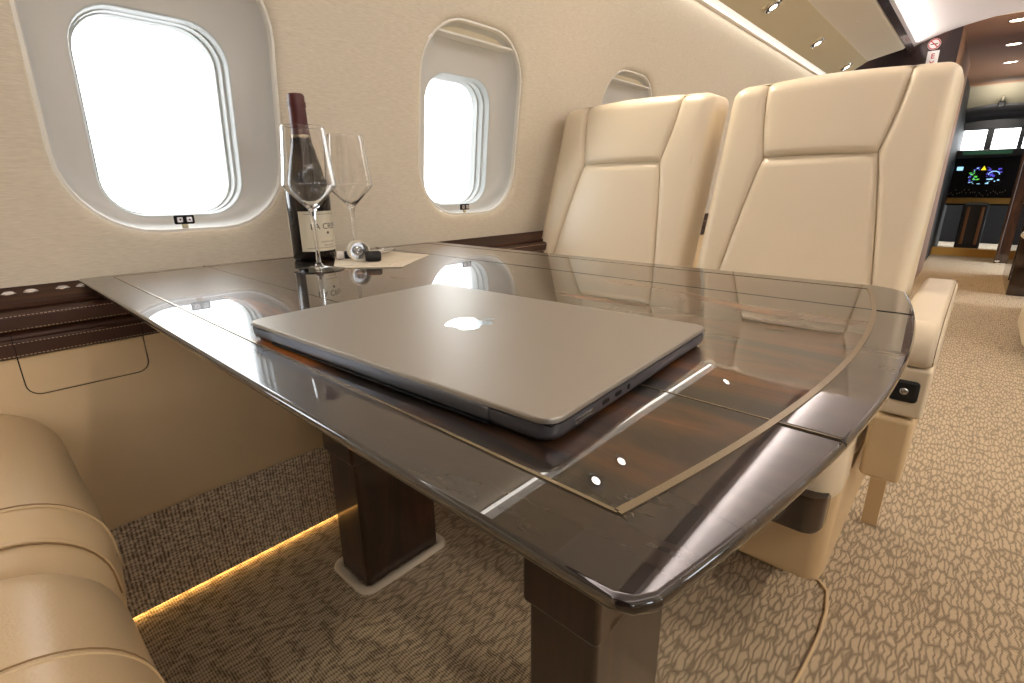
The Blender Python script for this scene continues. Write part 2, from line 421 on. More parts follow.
for ya in (.0283,.1867):
    V,F=g_box(-1.0262,-1.0250,ya,ya+.0010,.592,.629); mk('edge_gap',V,F,M['black'],pk,False)
# ledge buttons
names=['leftmost of four','second from the left','third from the left','nearest the table corner']
for (yy,nm) in zip((.043,.069,.108,.134),names):
    t=thing('ledge_button',(-1.10,yy,LZ),'round silver button on the brown ledge, '+nm,'button','silver buttons on the window ledge')
    mb=MB(); mb.add(*g_lathe([(.0095,0),(.0095,.001),(.0085,.0018),(.0078,.0018)],(-1.10,yy,LZ),20)); mb.build('bezel',M['chrome'],t)
    mb=MB(); mb.add(*g_lathe([(.0078,.001),(.0074,.0028),(.005,.0045),(.0005,.0052)],(-1.10,yy,LZ),20)); mb.build('cap',M['knob'],t)

# floor, ceiling
V,F=g_box(-1.2,1.26,Y0-.05,10.2,-.04,0); o=mk('floor',V,F,M['carpet'],None,False); tag(o,kind='structure')
def overhead(s):
    X=lambda v:side(v,s)
    b=0 if s<0 else 10
    def strip(k,poly,m,y1=Y1,name=None,y0=Y0):
        lo=[[(X(x),y,z) for x,z in poly] for y in (y0,y1)]
        V,F=g_loft(lo,False); o=mk(name or 'trim_%d'%(k+b),V,F,m,None,True,25); tag(o,kind='structure')
    xt=wallx(ZT)
    strip(5,[(xt-.002,ZT-.006),(xt+.006,ZT-.006),(xt+.009,ZT-.003),(xt+.009,ZT+.0),(xt+.003,ZT+.004)],M['edge_trim'])
    strip(6,[(xt,ZT+.002),(xt+.001,ZT+.006),(xt+.016,ZT+.012),(xt+.026,ZT+.021)],M['glow_trim'])
    yb=4.58
    strip(7,[(xt+.024,ZT+.020),(-.787,1.65)],M['psu'],yb)
    strip(8,[(-.787,1.65),(-.78,1.653),(-.70,1.672),(-.600,1.692),(-.588,1.698),(-.583,1.705)],M['bin'],yb)
    # end of the bin
    V=[(X(x),yb,z) for x,z in [(xt,ZT),(-.787,1.65),(-.60,1.692),(-.583,1.705),(-.583,1.9),(xt,1.9)]]
    o=mk('trim_%d'%(21+b),V,[tuple(range(6))],M['bin'],None,False); tag(o,kind='structure')
    strip(9,[(-.583,1.70),(-.580,1.698),(-.560,1.722),(-.556,1.728),(-.560,1.735),(-.62,1.735)],M['trim_dark'])
overhead(-1); overhead(1)
cz=lambda x:1.735+.145*(1-((x-.03)/.64)**2)**.8 if abs(x-.03)<.64 else 1.735
xs=[-.61+1.28*k/32 for k in range(33)]
V,F=g_loft([[(x,y,cz(x)) for x in xs] for y in (Y0,Y1)],False); o=mk('ceiling',V,F,M['headliner']); tag(o,kind='structure')
# rear wall
V,F=g_box(-1.3,1.36,Y0-.04,Y0,-.02,2.0); o=mk('wall_back',V,F,M['bulkhead_gloss'],None,False); tag(o,kind='structure')
# upper shell closing the space above the bins
V,F=g_loft([[(x,y,z) for x,z in ((-1.6,1.53),(-1.6,2.2),(1.66,2.2),(1.66,1.53))] for y in (Y0,10)],False)
o=mk('ceiling',V,F,M['trim_dark'],None,False); tag(o,kind='structure')
# cove lamps behind the dark trims
def area(name,loc,direction,sx,sy,power,col=(1,.93,.86),spread=PI):
    li=bpy.data.lights.new(name,'AREA'); li.shape='RECTANGLE'; li.size=sx; li.size_y=sy; li.energy=power; li.color=col; li.spread=spread
    o=bpy.data.objects.new(name,li); C.objects.link(o); o.location=loc
    o.rotation_euler=Vector(direction).to_track_quat('-Z','Y').to_euler(); return o
COVE=16; WALL_FILL=1.3
for s in (-1,1):
    a=area('cove_lamp',(side(-.545,s),(Y0+Y1)/2,1.742),(-s,0,.6),.02,6.2,COVE,(1,.95,.93))
    # long side along Y
    d=Vector((-s,0,.6)).normalized(); z=-d; y=Vector((0,1,0)); x=y.cross(z).normalized()
    a.rotation_euler=Matrix((x,y,z)).transposed().to_euler()

# slim lamps added under the edge trim to brighten the side linings
for s in (-1,1):
    xt=wallx(ZT); a=area('wall_fill',(side(xt+.011,s),(Y0+Y1)/2,ZT-.008),(0,0,-1),.016,6.2,WALL_FILL,(1,.95,.88))
    d=Vector((.35*s*-1*-1*0+(-.0),0,-1)).normalized(); z=-d; y=Vector((0,1,0)); x=y.cross(z).normalized()
    a.rotation_euler=Matrix((x,y,z)).transposed().to_euler()
# reading lights in the overhead panel
psx=lambda t:(-.96+t*(.787-.96)*-1)
def psu_pt(x):
    xt=wallx(ZT)+.024; return ZT+.020+(x-xt)*(1.65-ZT-.020)/(-.787-xt)
rl_lab={1.42:'mirrored in the table corner, nearer one',1.62:'mirrored in the table corner, farther one',2.93:'nearest of the three in view',3.86:'middle of the three in view',4.77-.35:'farthest of the three in view'}
def reading_light(y,label,s=-1,on=True):
    x=-.872; z=psu_pt(x); xt=wallx(ZT)+.024
    d=Vector((-.787-xt,0,1.65-ZT-.020)).normalized()
    nrm=Vector((d.z,0,-d.x))           # points down and in
    y_=Vector((0,1,0)); x_=y_.cross(nrm).normalized()
    Mx=Matrix((x_,y_,nrm)).transposed().to_4x4()
    c=Vector((side(x,s),y,z))
    if s>0: Mx=Matrix.Diagonal((-1,1,1,1))@Mx
    t=thing('reading_light',c,label,'light','reading lights in the overhead panel')
    mb=MB(); mb.add(*g_box(-.034,.034,-.052,.052,-.002,.003,.0018,2,Mx)); 
    mb.V=[Vector(v)+c for v in mb.V]; mb.build('bezel',M['psu'],t)
    mb=MB(); V,F=g_lathe([(.037,.001),(.038,.006),(.034,.009),(.030,.006),(.027,.001)],(0,0,0),28,Mx); mb.add([v+c for v in V],F); mb.build('ring',M['chrome'],t)
    V,F=g_lathe([(.031,.001),(.030,.006),(.018,.010),(.0175,.008)],(0,0,0),28,Mx); mk('housing',[v+c for v in V],F,M['alu_edge'],t)
    V,F=g_lathe([(.018,.008),(.012,.011),(.0005,.012)],(0,0,0),24,Mx); mk('lens',[v+c for v in V],F,M['lens'],t)
    li=bpy.data.lights.new('reading_lamp','SPOT'); li.energy=11 if s<0 else 18; li.spot_size=1.5; li.spot_blend=.7; li.shadow_soft_size=.02; li.color=(1,.86,.68)  # stronger across the aisle, where the lights are added fill
    o=bpy.data.objects.new('reading_lamp',li); C.objects.link(o); nn=(Mx.to_3x3()@Vector((0,0,1))).normalized()
    o.location=c+nn*.02; o.rotation_euler=nn.to_track_quat('-Z','Y').to_euler()
rl_lab={k:v for k,v in zip((1.41,1.593,2.72,3.55,4.375),rl_lab.values())}
for y,l in rl_lab.items(): reading_light(y,'chrome-ringed reading light in the tan overhead panel, '+l)
for y in (.3,1.5,2.7,3.9): reading_light(y,'added unseen fill light in the overhead panel across the aisle',1)  # unseen lights added to brighten the carpet and left wall
# call button disc on the locker face
V,F=g_lathe([(.018,0),(.018,.003),(.015,.004),(.0005,.004)],(0,0,0),24,Matrix.Rotation(PI,4,'X'))
cb=mk('locker_button',[v+Vector((-.70,3.6,1.673)) for v in V],F,M['bin']); tag(cb,'round flush button in the cream face of the overhead locker','button')

# ------------------------------------------------------------------ bulkhead, passage and flight deck
V,F=g_box(-1.3,-.325,Y1,Y1+.05,0,2.1); o=mk('wall_front',V,F,M['bulkhead_gloss'],None,False); tag(o,kind='structure')
V,F=g_box(.40,1.36,Y1,Y1+.05,0,2.1); o=mk('wall_front',V,F,M['bulkhead_gloss'],None,False); tag(o,kind='structure')
V,F=g_box(-.34,.42,Y1,Y1+.03,1.875,2.1); o=mk('trim_10',V,F,M['edge_trim'],None,False); tag(o,kind='structure')
# passage sides
V,F=g_box(-.36,-.33,Y1+.05,6.6,0,1.95); o=mk('wall_passage_left',V,F,M['brown_gloss'],None,False); tag(o,kind='structure')
V,F=g_box(-.50,-.36,6.6,9.3,0,1.95); o=mk('wall_passage_left',V,F,M['black_rubber'],None,False); tag(o,kind='structure')
cabt=thing('galley_cabinet',(.36,5.7,0),'dark glossy galley cabinet on the right of the passage, cut by the photo edge','cabinet')
mb=MB(); mb.add(*g_box(.264,.62,5.4,6.6,0,1.864,.004,2)); mb.build('body',M['veneer_dark'],cabt)
mb=MB(); mb.add(*g_box(.258,.265,5.5,6.45,.1,.9,.003,2)); mb.build('door',M['veneer_dark'],cabt)
mb=MB(); mb.add(*g_lathe([(.03,0),(.03,.004),(.022,.007),(.0005,.008)],(.285,5.397,.46),24,Matrix.Rotation(PI/2,4,'X'))); mb.build('latch',M['chrome'],cabt)
cab2=thing('wardrobe',(.36,8,0),'dark glossy wardrobe beyond the galley cabinet, beside the flight deck door','cabinet')
mb=MB(); mb.add(*g_box(.225,.62,7.6,8.04,0,1.864,.004,2)); mb.build('body',M['veneer_dark'],cab2)
mb=MB(); mb.add(*g_box(.205,.228,7.55,7.62,0,1.864,.003,2)); mb.build('post',M['veneer_dark'],cab2)
mb=MB(); mb.add(*g_tube([(.212,7.56,.02),(.23,7.56,.02),(.25,7.56,.03)],.014,10)); mb.build('hinge_foot',M['chrome'],cab2)
V,F=g_box(-.6,.7,Y1+.03,8.1,1.868,1.9); o=mk('ceiling',V,F,M['brown_gloss'],None,False); tag(o,kind='structure')
for y,l in ((4.98+.12,'nearest the cabin'),(5.92,'middle one'),(6.75,'farthest, nearest the flight deck')):
    t=thing('downlight',(-.06,y,1.868),'round downlight in the brown passage ceiling, '+l+' of three','light','downlights in the passage ceiling')
    Mr=Matrix.Rotation(PI,4,'X')
    V,F=g_lathe([(.05,0),(.052,.003),(.046,.005),(.042,.002)],(-.06,y,1.868),28,Mr); mk('bezel',V,F,M['chrome'],t)
    V,F=g_lathe([(.043,.001),(.03,.003),(.0005,.004)],(-.06,y,1.868),28,Mr); mk('lens',V,F,M['downlens'],t)
    li=bpy.data.lights.new('down_lamp','SPOT'); li.energy=22; li.spot_size=2.2; li.spot_blend=.8; li.shadow_soft_size=.04; li.color=(1,.72,.42)
    o=bpy.data.objects.new('down_lamp',li); C.objects.link(o); o.location=(-.06,y,1.85)
# signs on the bulkhead
t=thing('no_smoking_sign',(-.43,Y1,1.70),'small round red and white no smoking sign on the dark bulkhead','sign')
c=Vector((-.463,Y1-.001,1.757))
Mf=Matrix.Rotation(PI/2,4,'X')
V,F=g_lathe([(.036,0),(.036,.002),(.0005,.002)],c,32,Mf); mk('disc',V,F,M['white'],t)
V,F=g_tube([(c.x+.031*math.cos(a),c.y-.003,c.z+.031*math.sin(a)) for a in [2*PI*k/32 for k in range(32)]],.0035,6,closed=True); mk('ring',V,F,M['red'],t)
V,F=g_box(c.x-.02,c.x+.02,c.y-.0034,c.y-.002,c.z-.003,c.z+.003); mk('cigarette',V,F,M['ink'],t,False)
V,F=g_tube([(c.x-.022,c.y-.004,c.z+.022),(c.x+.022,c.y-.004,c.z-.022)],.0035,6); mk('bar',V,F,M['red'],t)
t=thing('exit_placard',(-.45,Y1,1.50),'white upright placard with red EXIT letters on the dark bulkhead','sign')
mb=MB(); mb.add(*g_box(-.49,-.425,Y1-.004,Y1,1.44,1.715,.001,1)); mb.build('plate',M['white'],t)
for k,ch in enumerate('EXIT'):
    V,F=g_text(ch,.044,True); mb=MB(); mb.add([Vector((v.x-.4575,Y1-.0048,v.y+1.680-k*.047)) for v in V],F)
    mb.build('letter',M['red'],t,smooth=False)

# flight deck
YC=9.0
wz=[(-.46,-.13,1.232,1.472),(-.065,.17,1.232,1.457),(.215,.5,1.235,1.45)]
def deckwall():
    mb=MB(); zlo,zhi=1.0,2.15; xs=[-.9]+[v for w in wz for v in w[:2]]+[.9]
    mb.add(*g_box(-.9,.9,YC,YC+.05,.9,1.232)); mb.add(*g_box(-.9,.9,YC,YC+.05,1.47,2.2))
    for a,b in ((xs[0],xs[1]),(xs[2],xs[3]),(xs[4],xs[5]),(xs[6],xs[7])):
        mb.add(*g_box(a,b,YC,YC+.05,1.2,1.48))
    return mb
o=deckwall().build('wall_flight_deck',M['cockpit'],smooth=False); tag(o,kind='structure')
V,F=g_box(-.95,.95,YC+1.0,YC+1.05,-.02,1.1); o=mk('wall_nose',V,F,M['black'],None,False); tag(o,kind='structure')
wi=wn
for (a,b,z0,z1) in wz:
    wi+=1
    V,F=g_box(a-.004,b+.004,YC+.02,YC+.026,z0-.004,z1+.014); o=mk('window_%d'%wi,V,F,M['pane'],None,False); tag(o,kind='structure')
# grey headliner arch of the flight deck
arch=lambda x:1.80-.28*(x+.06)**2*2
xs=[-.9+1.8*k/20 for k in range(21)]
V,F=g_loft([[(x,8.11,1.90-.1*(x+.06)**2) for x in xs],[(x,8.3,1.84-.2*(x+.06)**2) for x in xs],[(x,8.5,1.70-.35*(x+.06)**2) for x in xs]],False); o=mk('ceiling',V,F,M['cockpit_grey']); tag(o,kind='structure')
V,F=g_loft([[(x,8.49,1.72-.35*(x+.06)**2) for x in xs],[(x,8.48,1.67-.35*(x+.06)**2) for x in xs],[(x,9.0,1.58-.2*(x+.06)**2) for x in xs]],False); o=mk('trim_30',V,F,M['cockpit']); tag(o,kind='structure')
for sgn in (-1,1):
    V,F=g_box(*(sorted((sgn*.72-.05,sgn*.72+.03))),8.1,9.1,0,2.1); o=mk('wall_flight_deck',V,F,M['cockpit'],None,False); tag(o,kind='structure')
mg=thing('magnetic_compass',(-.06,8.4,1.69),'small dark compass hanging from the grey flight deck headliner','instrument')
mb=MB(); mb.add(*g_box(-.09,-.03,8.36,8.42,1.66,1.72,.01,2)); mb.build('body',M['black'],mg)
mb=MB(); mb.add(*g_tube([(-.06,8.39,1.71),(-.06,8.39,1.78)],.012,8)); mb.build('stalk',M['cockpit_grey'],mg)
ip=thing('instrument_panel',(0,8.9,.5),'dark instrument panel with lit blue and green screens under the windscreens','instrument panel')
mb=MB(); mb.add(*g_box(-.7,.7,8.55,8.95,1.13,1.215,.02,3)); mb.build('glareshield',M['cockpit'],ip)
mb=MB(); mb.add(*g_box(-.7,.7,8.80,8.95,.56,1.13,.01,2)); pb=mb.build('panel',M['black'],ip)
mb=MB(); mb.add(*g_box(-.30,.14,8.545,8.552,1.16,1.20)); mb.build('glare_controls',M['greenglow'],ip,smooth=False)
def scr(x0,x1,z0,z1,m,nm='screen'):
    mb=MB(); mb.add(*g_box(x0,x1,8.790,8.80,z0,z1,.002,1)); return mb.build(nm,m,ip)
sc1=scr(-.33,-.27,.985,1.03,M['scr_cyan'])
sc2=scr(-.21,-.07,.80,1.04,M['black']); sc3=scr(-.05,.11,.80,1.04,M['black'])
def bits(sc,x0,x1,z0,z1,n,ms):
    for m in ms:
        for _ in range(n):
            mb=MB(); x=random.uniform(x0,x1-.03); z=random.uniform(z0,z1-.015); w=random.uniform(.008,.032); h=random.uniform(.004,.014)
            mb.add(*g_box(x,x+w,8.787,8.7905,z,z+h)); mb.build('readout',M[m],sc,smooth=False)
bits(sc2,-.205,-.075,.81,1.03,9,['scr_cyan','scr_green','scr_blue'])
bits(sc3,-.045,.105,.90,1.03,12,['scr_blue','scr_blue'])
bits(sc3,-.045,.105,.81,.90,9,['scr_cyan'])
mb=MB(); mb.add([(-.10,8.786,.985),(-.075,8.786,1.035),(-.05,8.786,.985)],[(0,1,2)]); mb.build('marker',M['scr_yellow'],sc2,smooth=False)
V,F=g_tube([(.03+.05*math.cos(a),8.785,.93+.04*math.sin(a)) for a in [PI*k/12 for k in range(13)]],.004,5); mk('arc',V,F,M['scr_cyan'],sc3)
for k in range(26):
    x=-.36+.021*k; z=.70+random.uniform(-.03,.05); V,F=g_box(x,x+.009,8.78,8.80,z,z+.016); mk('switch',V,F,M['cockpit_grey'],ip,False)
mb=MB(); mb.add(*g_box(-.36,.30,8.74,8.82,.585,.655,.006,2)); mb.build('padded_rail',M['yellow_trim'],ip)
cp=thing('centre_pedestal',(-.06,8.5,0),'dark control pedestal below the instrument panel on the flight deck','console')
mb=MB(); mb.add(*g_box(-.17,.06,8.3,8.735,.0,.60,.02,3)); mb.build('body',M['cockpit'],cp)
for xx in (-.13,0.0):
    mb=MB(); mb.add(*g_box(xx,xx+.03,8.285,8.31,.12,.56,.006,2)); mb.build('rail',M['brown_gloss'],cp)
V,F=g_box(-.6,.6,8.05,8.14,0,.09,.004,2); o=mk('trim_31',V,F,M['yellow_trim'],None,True,30); tag(o,kind='structure')

# ------------------------------------------------------------------ seats
def ul(v):
    k=.722
    if v>=k:
        t=(v-k)/(1-k); return .243-.058*(1-(1-t)**1.6)
    t=(k-v)/k; return .243-.125*min(1,t*1.35)**.85
def make_seat(name,label,w,arm_side,arm_gap=.022,cat='seat',armw=.056):
    """local frame: centre x=0, backrest plane passes y=0 at z=.63, seat faces -Y"""
    t=thing(name,(0,0,0),label,cat)
    Z0,Z1=.43,1.068; tn=.325; dep=.125; ca=math.cos(math.atan(tn)); sa=math.sin(math.atan(tn))
    r=.030
    def P(u,v,d=0.0):       # d = proud of the front plane
        x=(u-.5)*w; z=Z0+(Z1-Z0)*v
        dd=min(u*w,(1-u)*w,(1-v)*(Z1-Z0)/ca)
        # soft corner at the top
        ax=min(u*w,(1-u)*w); az=(1-v)*(Z1-Z0)/ca
        cx_=cz_=0
        if ax<r and az<r:
            h=math.hypot(r-ax,r-az); dd=r-h
            if h>r: cx_=(r-ax)*(1-r/h)*(1 if u<.5 else -1); cz_=(r-az)*(1-r/h)*ca; dd=0
        back=0
        if dd<r: back=r-math.sqrt(max(0,r*r-(r-max(dd,0))**2))
        # crown of the top edge: middle a touch higher
        y=(z-.63)*tn
        k=d-back
        x+=cx_; z-=cz_; y-=cz_*tn
        return Vector((x, y-k*ca, z+.008*math.sin(PI*u)*v - k*sa*-0.0))
    def patch(nm,uf0,uf1,v0,v1,bulge,edge=(1,1,1,1),n=28,m=36):
        V=[];F=[]
        for i in range(m+1):
            v=v0+(v1-v0)*i/m
            for j in range(n+1):
                s_=j/n
                # denser sampling near the borders
                s2=.5-.5*math.cos(PI*s_)
                u=uf0(v)+(uf1(v)-uf0(v))*s2
                W=(uf1(v)-uf0(v))*w; H=(v1-v0)*(Z1-Z0)
                q=bulge
                dl=s2*W if edge[0] else 1; dr=(1-s2)*W if edge[1] else 1
                db=(v-v0)*(Z1-Z0) if edge[2] else 1; dt=(v1-v)*(Z1-Z0) if edge[3] else 1
                cr=.016
                f=1
                for dq in (dl,dr,db,dt):
                    if dq<cr: f*=math.sqrt(max(0,1-(1-dq/cr)**2))
                soft=math.sin(PI*min(1,max(0,s2)))**.6
                V.append(P(u,v,-.006+.010*f+q*soft*f))
        for i in range(m):
            for j in range(n):
                a=i*(n+1)+j; F.append((a,a+1,a+n+2,a+n+1))
        return mk(nm,V,F,M['leather'],t,True)
    lo=.0
    patch('back_panel',ul,lambda v:1-ul(v),0,.722,.010,(1,1,0,1))
    patch('headrest',ul,lambda v:1-ul(v),.722,1,.012,(1,1,1,0),n=28,m=20)
    patch('bolster',lambda v:0,ul,0,1,.006,(0,1,0,0),n=22,m=60)
    patch('bolster',lambda v:1-ul(v),lambda v:1,0,1,.006,(1,0,0,0),n=22,m=60)
    # shell behind
    lps=[]
    def ring(d,ins=0,cr=.03):
        pts=[]
        W=w/2-ins
        def at(x,z):
            u=x/w+.5; return Vector((x,(z-.63)*tn+d*ca,z+.008*math.sin(PI*max(0,min(1,u)))*((z-Z0)/(Z1-Z0))))
        zt=Z1-ins
        for k in range(9): 
            a=PI/2*k/8; pts.append(at(W-cr+cr*math.cos(a),zt-cr+cr*math.sin(a)))
        for k in range(1,12): pts.append(at(W-cr-(2*W-2*cr)*k/12,zt))
        for k in range(9):
            a=PI/2+PI/2*k/8; pts.append(at(-W+cr+cr*math.cos(a),zt-cr+cr*math.sin(a)))
        for k in range(1,9): pts.append(at(-W,zt-cr-(zt-cr-Z0)*k/8))
        for k in range(1,6): pts.append(at(-W+2*W*k/6,Z0))
        for k in range(0,8): pts.append(at(W,Z0+(zt-cr-Z0)*k/8))
        return pts
    V,F=g_loft([ring(.012,.004),ring(r-.001),ring(.05),ring(.08),ring(dep-.012),ring(dep-.004,.004),ring(dep,.014)],True,False,True)
    mk('back_shell',V,F,M['leather'],t,True,50)
    # stitched edge beading just inside the outer rim
    pts=[]
    for sgn in (-1,1):
        q=[P(.5+sgn*(.5-.024/w),v,.0088*0+.0075) for v in [.05+.93*k/30 for k in range(31)]]
        V,F=g_tube(q,.0007,5); mk('stitching',V,F,M['seam'],t)
    # cushion: main block with a front roll
    cz0,cz1=.345,.462; y0,y1=-.43,.0
    mb=MB(); mb.add(*g_box(-w/2+.002,w/2-.002,-.30,.02,cz0,cz1,.028,5)); mb.build('cushion',M['leather'],t)
    mb=MB(); mb.add(*g_box(-w/2+.002,w/2-.002,y0,-.296,cz0-.04,cz1+.003,.045,6)); mb.build('front_roll',M['leather'],t)
    # plastic and leather lower shroud, open swivel base
    V,F=g_loft([rrz(w/2-.010,y0+.035,.10,.03,.145),rrz(w/2-.006,y0+.028,.10,.03,.16),rrz(w/2-.002,y0+.020,.10,.03,.33),rrz(w/2-.002,y0+.020,.10,.03,.35)],True,True,True)
    mk('base_shroud',V,F,M['leather_tan'],t,True,40)
    V,F=g_box(w/2-.150,w/2-.1485,y0+.0185,y0+.04,.150,.33); mk('panel_gap',V,F,M['black'],t,False)
    mb=MB(); mb.add(*g_box(-w/2+.08,w/2-.08,-.22,.08,0,.15,.02,3)); mb.build('pedestal',M['leather_tan'],t)
    return t
def rrz(hw,yf,yb,r,z):
    yc=(yf+yb)/2; return [(a,yc+b,z) for a,b in rr_loop(hw,(yb-yf)/2,r,5)]
def add_arm(t,xa,xb,front,label_switch=True,topz=.622,full=True):
    """armrest between local xa and xb, front end at local y=front"""
    # padded top that rolls over the front end
    prof=[]
    n=10; R_=.055
    pts=[(.20,topz-.045),(.20,topz)]
    for k in range(n+1):
        a=PI/2*k/n; pts.append((front+R_-R_*math.sin(a), topz-R_+R_*math.cos(a)))
    pts+=[(front+.002,.562),(front+.006,.556),(front+.022,.554),(.20,.56)]
    V=[];F=[]
    mb=MB()
    bm=bmesh.new(); vs=[bm.verts.new((xa,y,z)) for y,z in pts]; f=bm.faces.new(vs)
    r=bmesh.ops.extrude_face_region(bm,geom=[f])
    for e in r['geom']:
        if isinstance(e,bmesh.types.BMVert): e.co.x=xb
    bmesh.ops.recalc_face_normals(bm,faces=bm.faces[:])
    es=[e for e in bm.edges if abs(e.verts[0].co.x-e.verts[1].co.x)<1e-6]
    bmesh.ops.bevel(bm,geom=es,offset=.015,segments=4,profile=.5,affect='EDGES',clamp_overlap=True)
    bm.verts.index_update(); V=[v.co.copy() for v in bm.verts]; F=[[v.index for v in f.verts] for f in bm.faces]; bm.free()
    mk('armrest_pad',V,F,M['leather'],t,True,45)
    V,F=g_tube([(xb-.004,y-.0008,z+.0003) for y,z in pts[1:-3]],.0007,5); mk('stitching',V,F,M['seam'],t)
    mb=MB(); mb.add(*g_box(xa+.001,xb-.001,front+.004,.15,.470,.553,.006,3)); mb.build('armrest_core',M['leather'],t)
    mb=MB(); mb.add(*g_box(xa-.004,xb-.008,front+.000,.12,.350,.466,.009,3)); mb.build('armrest_skirt',M['leather_tan'],t)
    xm=(xa+xb)/2+.001
    sw=MB(); sw.add(*g_box(xm-.0185,xm+.0185,front-.001,front+.008,.497,.5325,.006,3)); so=sw.build('seat_control',M['black_rubber'],t)
    V,F=g_lathe([(.006,0),(.006,.001),(.004,.002),(.0005,.002)],(xm,front-.001,.515),16,Matrix.Rotation(PI/2,4,'X')); mk('control_knob',V,F,M['steel'],so)
SY=1.30
s2=make_seat('cabin_seat','cream leather seat on the aisle side beyond the table, with armrest and backrest nearest the aisle',.452,1)
w=.452
add_arm(s2,w/2+.012,w/2+.074,-.335)
mb=MB(); mb.add(*g_box(.228,.262,.112,.130,0,.34,.003,2)); mb.build('leg',M['leather_tan'],s2)
# dark scooped handle on the front of the shroud
V,F=g_loft([[(a+.150,-.405+b,z) for a,b in rr_loop(.062*k,.05*k,.028*k,5)] for z,k in ((.272,.90),(.282,.98),(.335,1.0),(.342,.96))],True,True,True)
mk('legrest_handle',V,F,M['veneer_dark'],s2,True,40)
s2.location=(-.306,SY,0)
s1=make_seat('cabin_seat','cream leather seat beside the windows beyond the table, next to the wine glasses side',.49,1)
add_arm(s1,-.49/2-.075,-.49/2-.010,-.30)
s1.location=(-.822,SY,0); s1.rotation_euler=(0,0,0)
s1['label']='cream leather seat beyond the table on the window side, behind the laptop'
s2['label']='cream leather seat beyond the table on the aisle side, black control in its armrest'
# near pair, facing the table, only their cushions in view
def cushion_seat(name,label,x0,x1,yf):
    w=x1-x0; t=thing(name,((x0+x1)/2,yf,0),label,'seat')
    return t
def near_seat(xc,w,yf,label,zt,xseam):
    t=thing('cabin_seat',(xc,yf,0),label,'seat')
    X0,X1=xc-w/2,xc+w/2
    def block(nm,y0,y1,z0,z1,bev,m=M['leather_tan'],crown=.012,n=7):
        V,F=g_box(X0,X1,y0,y1,z0,z1,bev,n)
        return mk(nm,V,F,m,t,True,60)
    # smooth cushion with one continuous rolled front
    prof=[(-.46,.30),(-.46,zt-.03),(-.44,zt-.008),(-.34,zt-.002),(-.24,zt),(-.165,zt-.001),(-.16,zt-.006),(-.155,zt-.001)]
    for k in range(13):
        a=PI/2*k/12; prof.append((-.095+.088*math.sin(a), zt-.088+.088*math.cos(a)))
    prof+=[(-.006,zt-.12),(-.010,zt-.16),(-.016,zt-.195),(-.03,zt-.205)]
    nx=28; loops=[]
    for j in range(nx+1):
        s_=j/nx; c_=.5-.5*math.cos(PI*s_); x=X0+(X1-X0)*c_
        d=min(x-X0,X1-x); rr=.070
        k=0 if d>=rr else (rr-math.sqrt(max(0,rr*rr-(rr-d)**2)))
        loops.append([(x, yf+y-(k*.55 if y>-.16 else 0), z-k*(1 if z>zt-.09 else .25)) for y,z in prof])
    V,F=g_loft(loops,False); 
    mk('cushion',V,F,M['leather_tan'],t,True)
    pr=[(xseam,yf+y,z+.0002) for y,z in prof[2:-3]]
    V,F=g_tube(pr,.0008,6); mk('seam',V,F,M['seam_soft'],t)
    V,F=g_tube([(xseam+.005,a,b-.0004) for _,a,b in pr],.0016,6); mk('welt',V,F,M['leather_tan'],t)
    # side walls of the cushion
    for j,nm in ((0,'side_panel'),(nx,'side_panel')):
        l=loops[j]; V=list(l)+[(l[-1][0],l[-1][1]-.0,.30)]
        mk(nm,V,[tuple(range(len(V)))],M['leather_tan'],t,False)
    # piping round the lower edge of the top pad
    zz=zt-.095
    lp_=loops[nx-4]; V,F=g_tube([(x+.001,y+.0003,z+.001) for x,y,z in lp_[2:-3]],.0026,8); mk('piping',V,F,M['leather_tan'],t)
    V,F=g_tube([(x+.0035,y+.0003,z-.0012) for x,y,z in lp_[2:-3]],.0010,6); mk('seam',V,F,M['seam_soft'],t)
    pp=[(X1+.001,yf-.40+.02*k,zz) for k in range(17)]+[(X1-.006,yf-.05,zz),(X1-.022,yf-.022,zz),(X1-.05,yf-.010,zz)]
    V,F=g_tube(pp,.0028,8); mk('piping',V,F,M['leather_tan'],t)
    mb=MB(); mb.add(*g_box(X0+.01,X1-.01,yf-.44,yf-.03,.13,.31,.02,3)); mb.build('base_shroud',M['leather_tan'],t)
    mb=MB(); mb.add(*g_box(X0+.08,X1-.08,yf-.36,yf-.12,0,.14,.02,3)); mb.build('pedestal',M['leather_tan'],t)
    # backrest leaning away behind the camera
    Mr=Matrix.Translation((xc,yf-.44,.43))@Matrix.Rotation(math.radians(18),4,'X')
    mb=MB(); mb.add(*g_box(-w/2,w/2,-.13,0,0,.66,.03,4,Mr)); mb.build('backrest',M['leather'],t)
    return t
near_seat(-.850,.46,.058,'tan leather seat cushion against the side wall, at the left edge of the photo',.520,-.685)
near_seat(-.365,.47,.044,'tan leather seat cushion in the bottom left corner of the photo',.522,-.43)
# seat across the aisle, further forward, its armrest just in the frame
t=thing('cabin_seat',(.52,3.6,0),'cream seat across the aisle, only its corner showing at the right edge','seat')
mb=MB(); mb.add(*g_box(.34,.80,3.4,3.9,.16,.46,.04,4)); mb.build('cushion',M['leather'],t)
mb=MB(); mb.add(*g_box(.275,.335,3.45,4.0,.05,.60,.02,4)); mb.build('armrest',M['leather'],t)
Mr=Matrix.Translation((.57,3.95,.42))@Matrix.Rotation(math.radians(-15),4,'X')
mb=MB(); mb.add(*g_box(-.23,.23,0,.13,0,.66,.03,4,Mr)); mb.build('backrest',M['leather'],t)
mb=MB(); mb.add(*g_box(.42,.72,3.5,3.8,0,.17,.02,3)); mb.build('pedestal',M['leather_tan'],t)
OPT_RIGHT=True

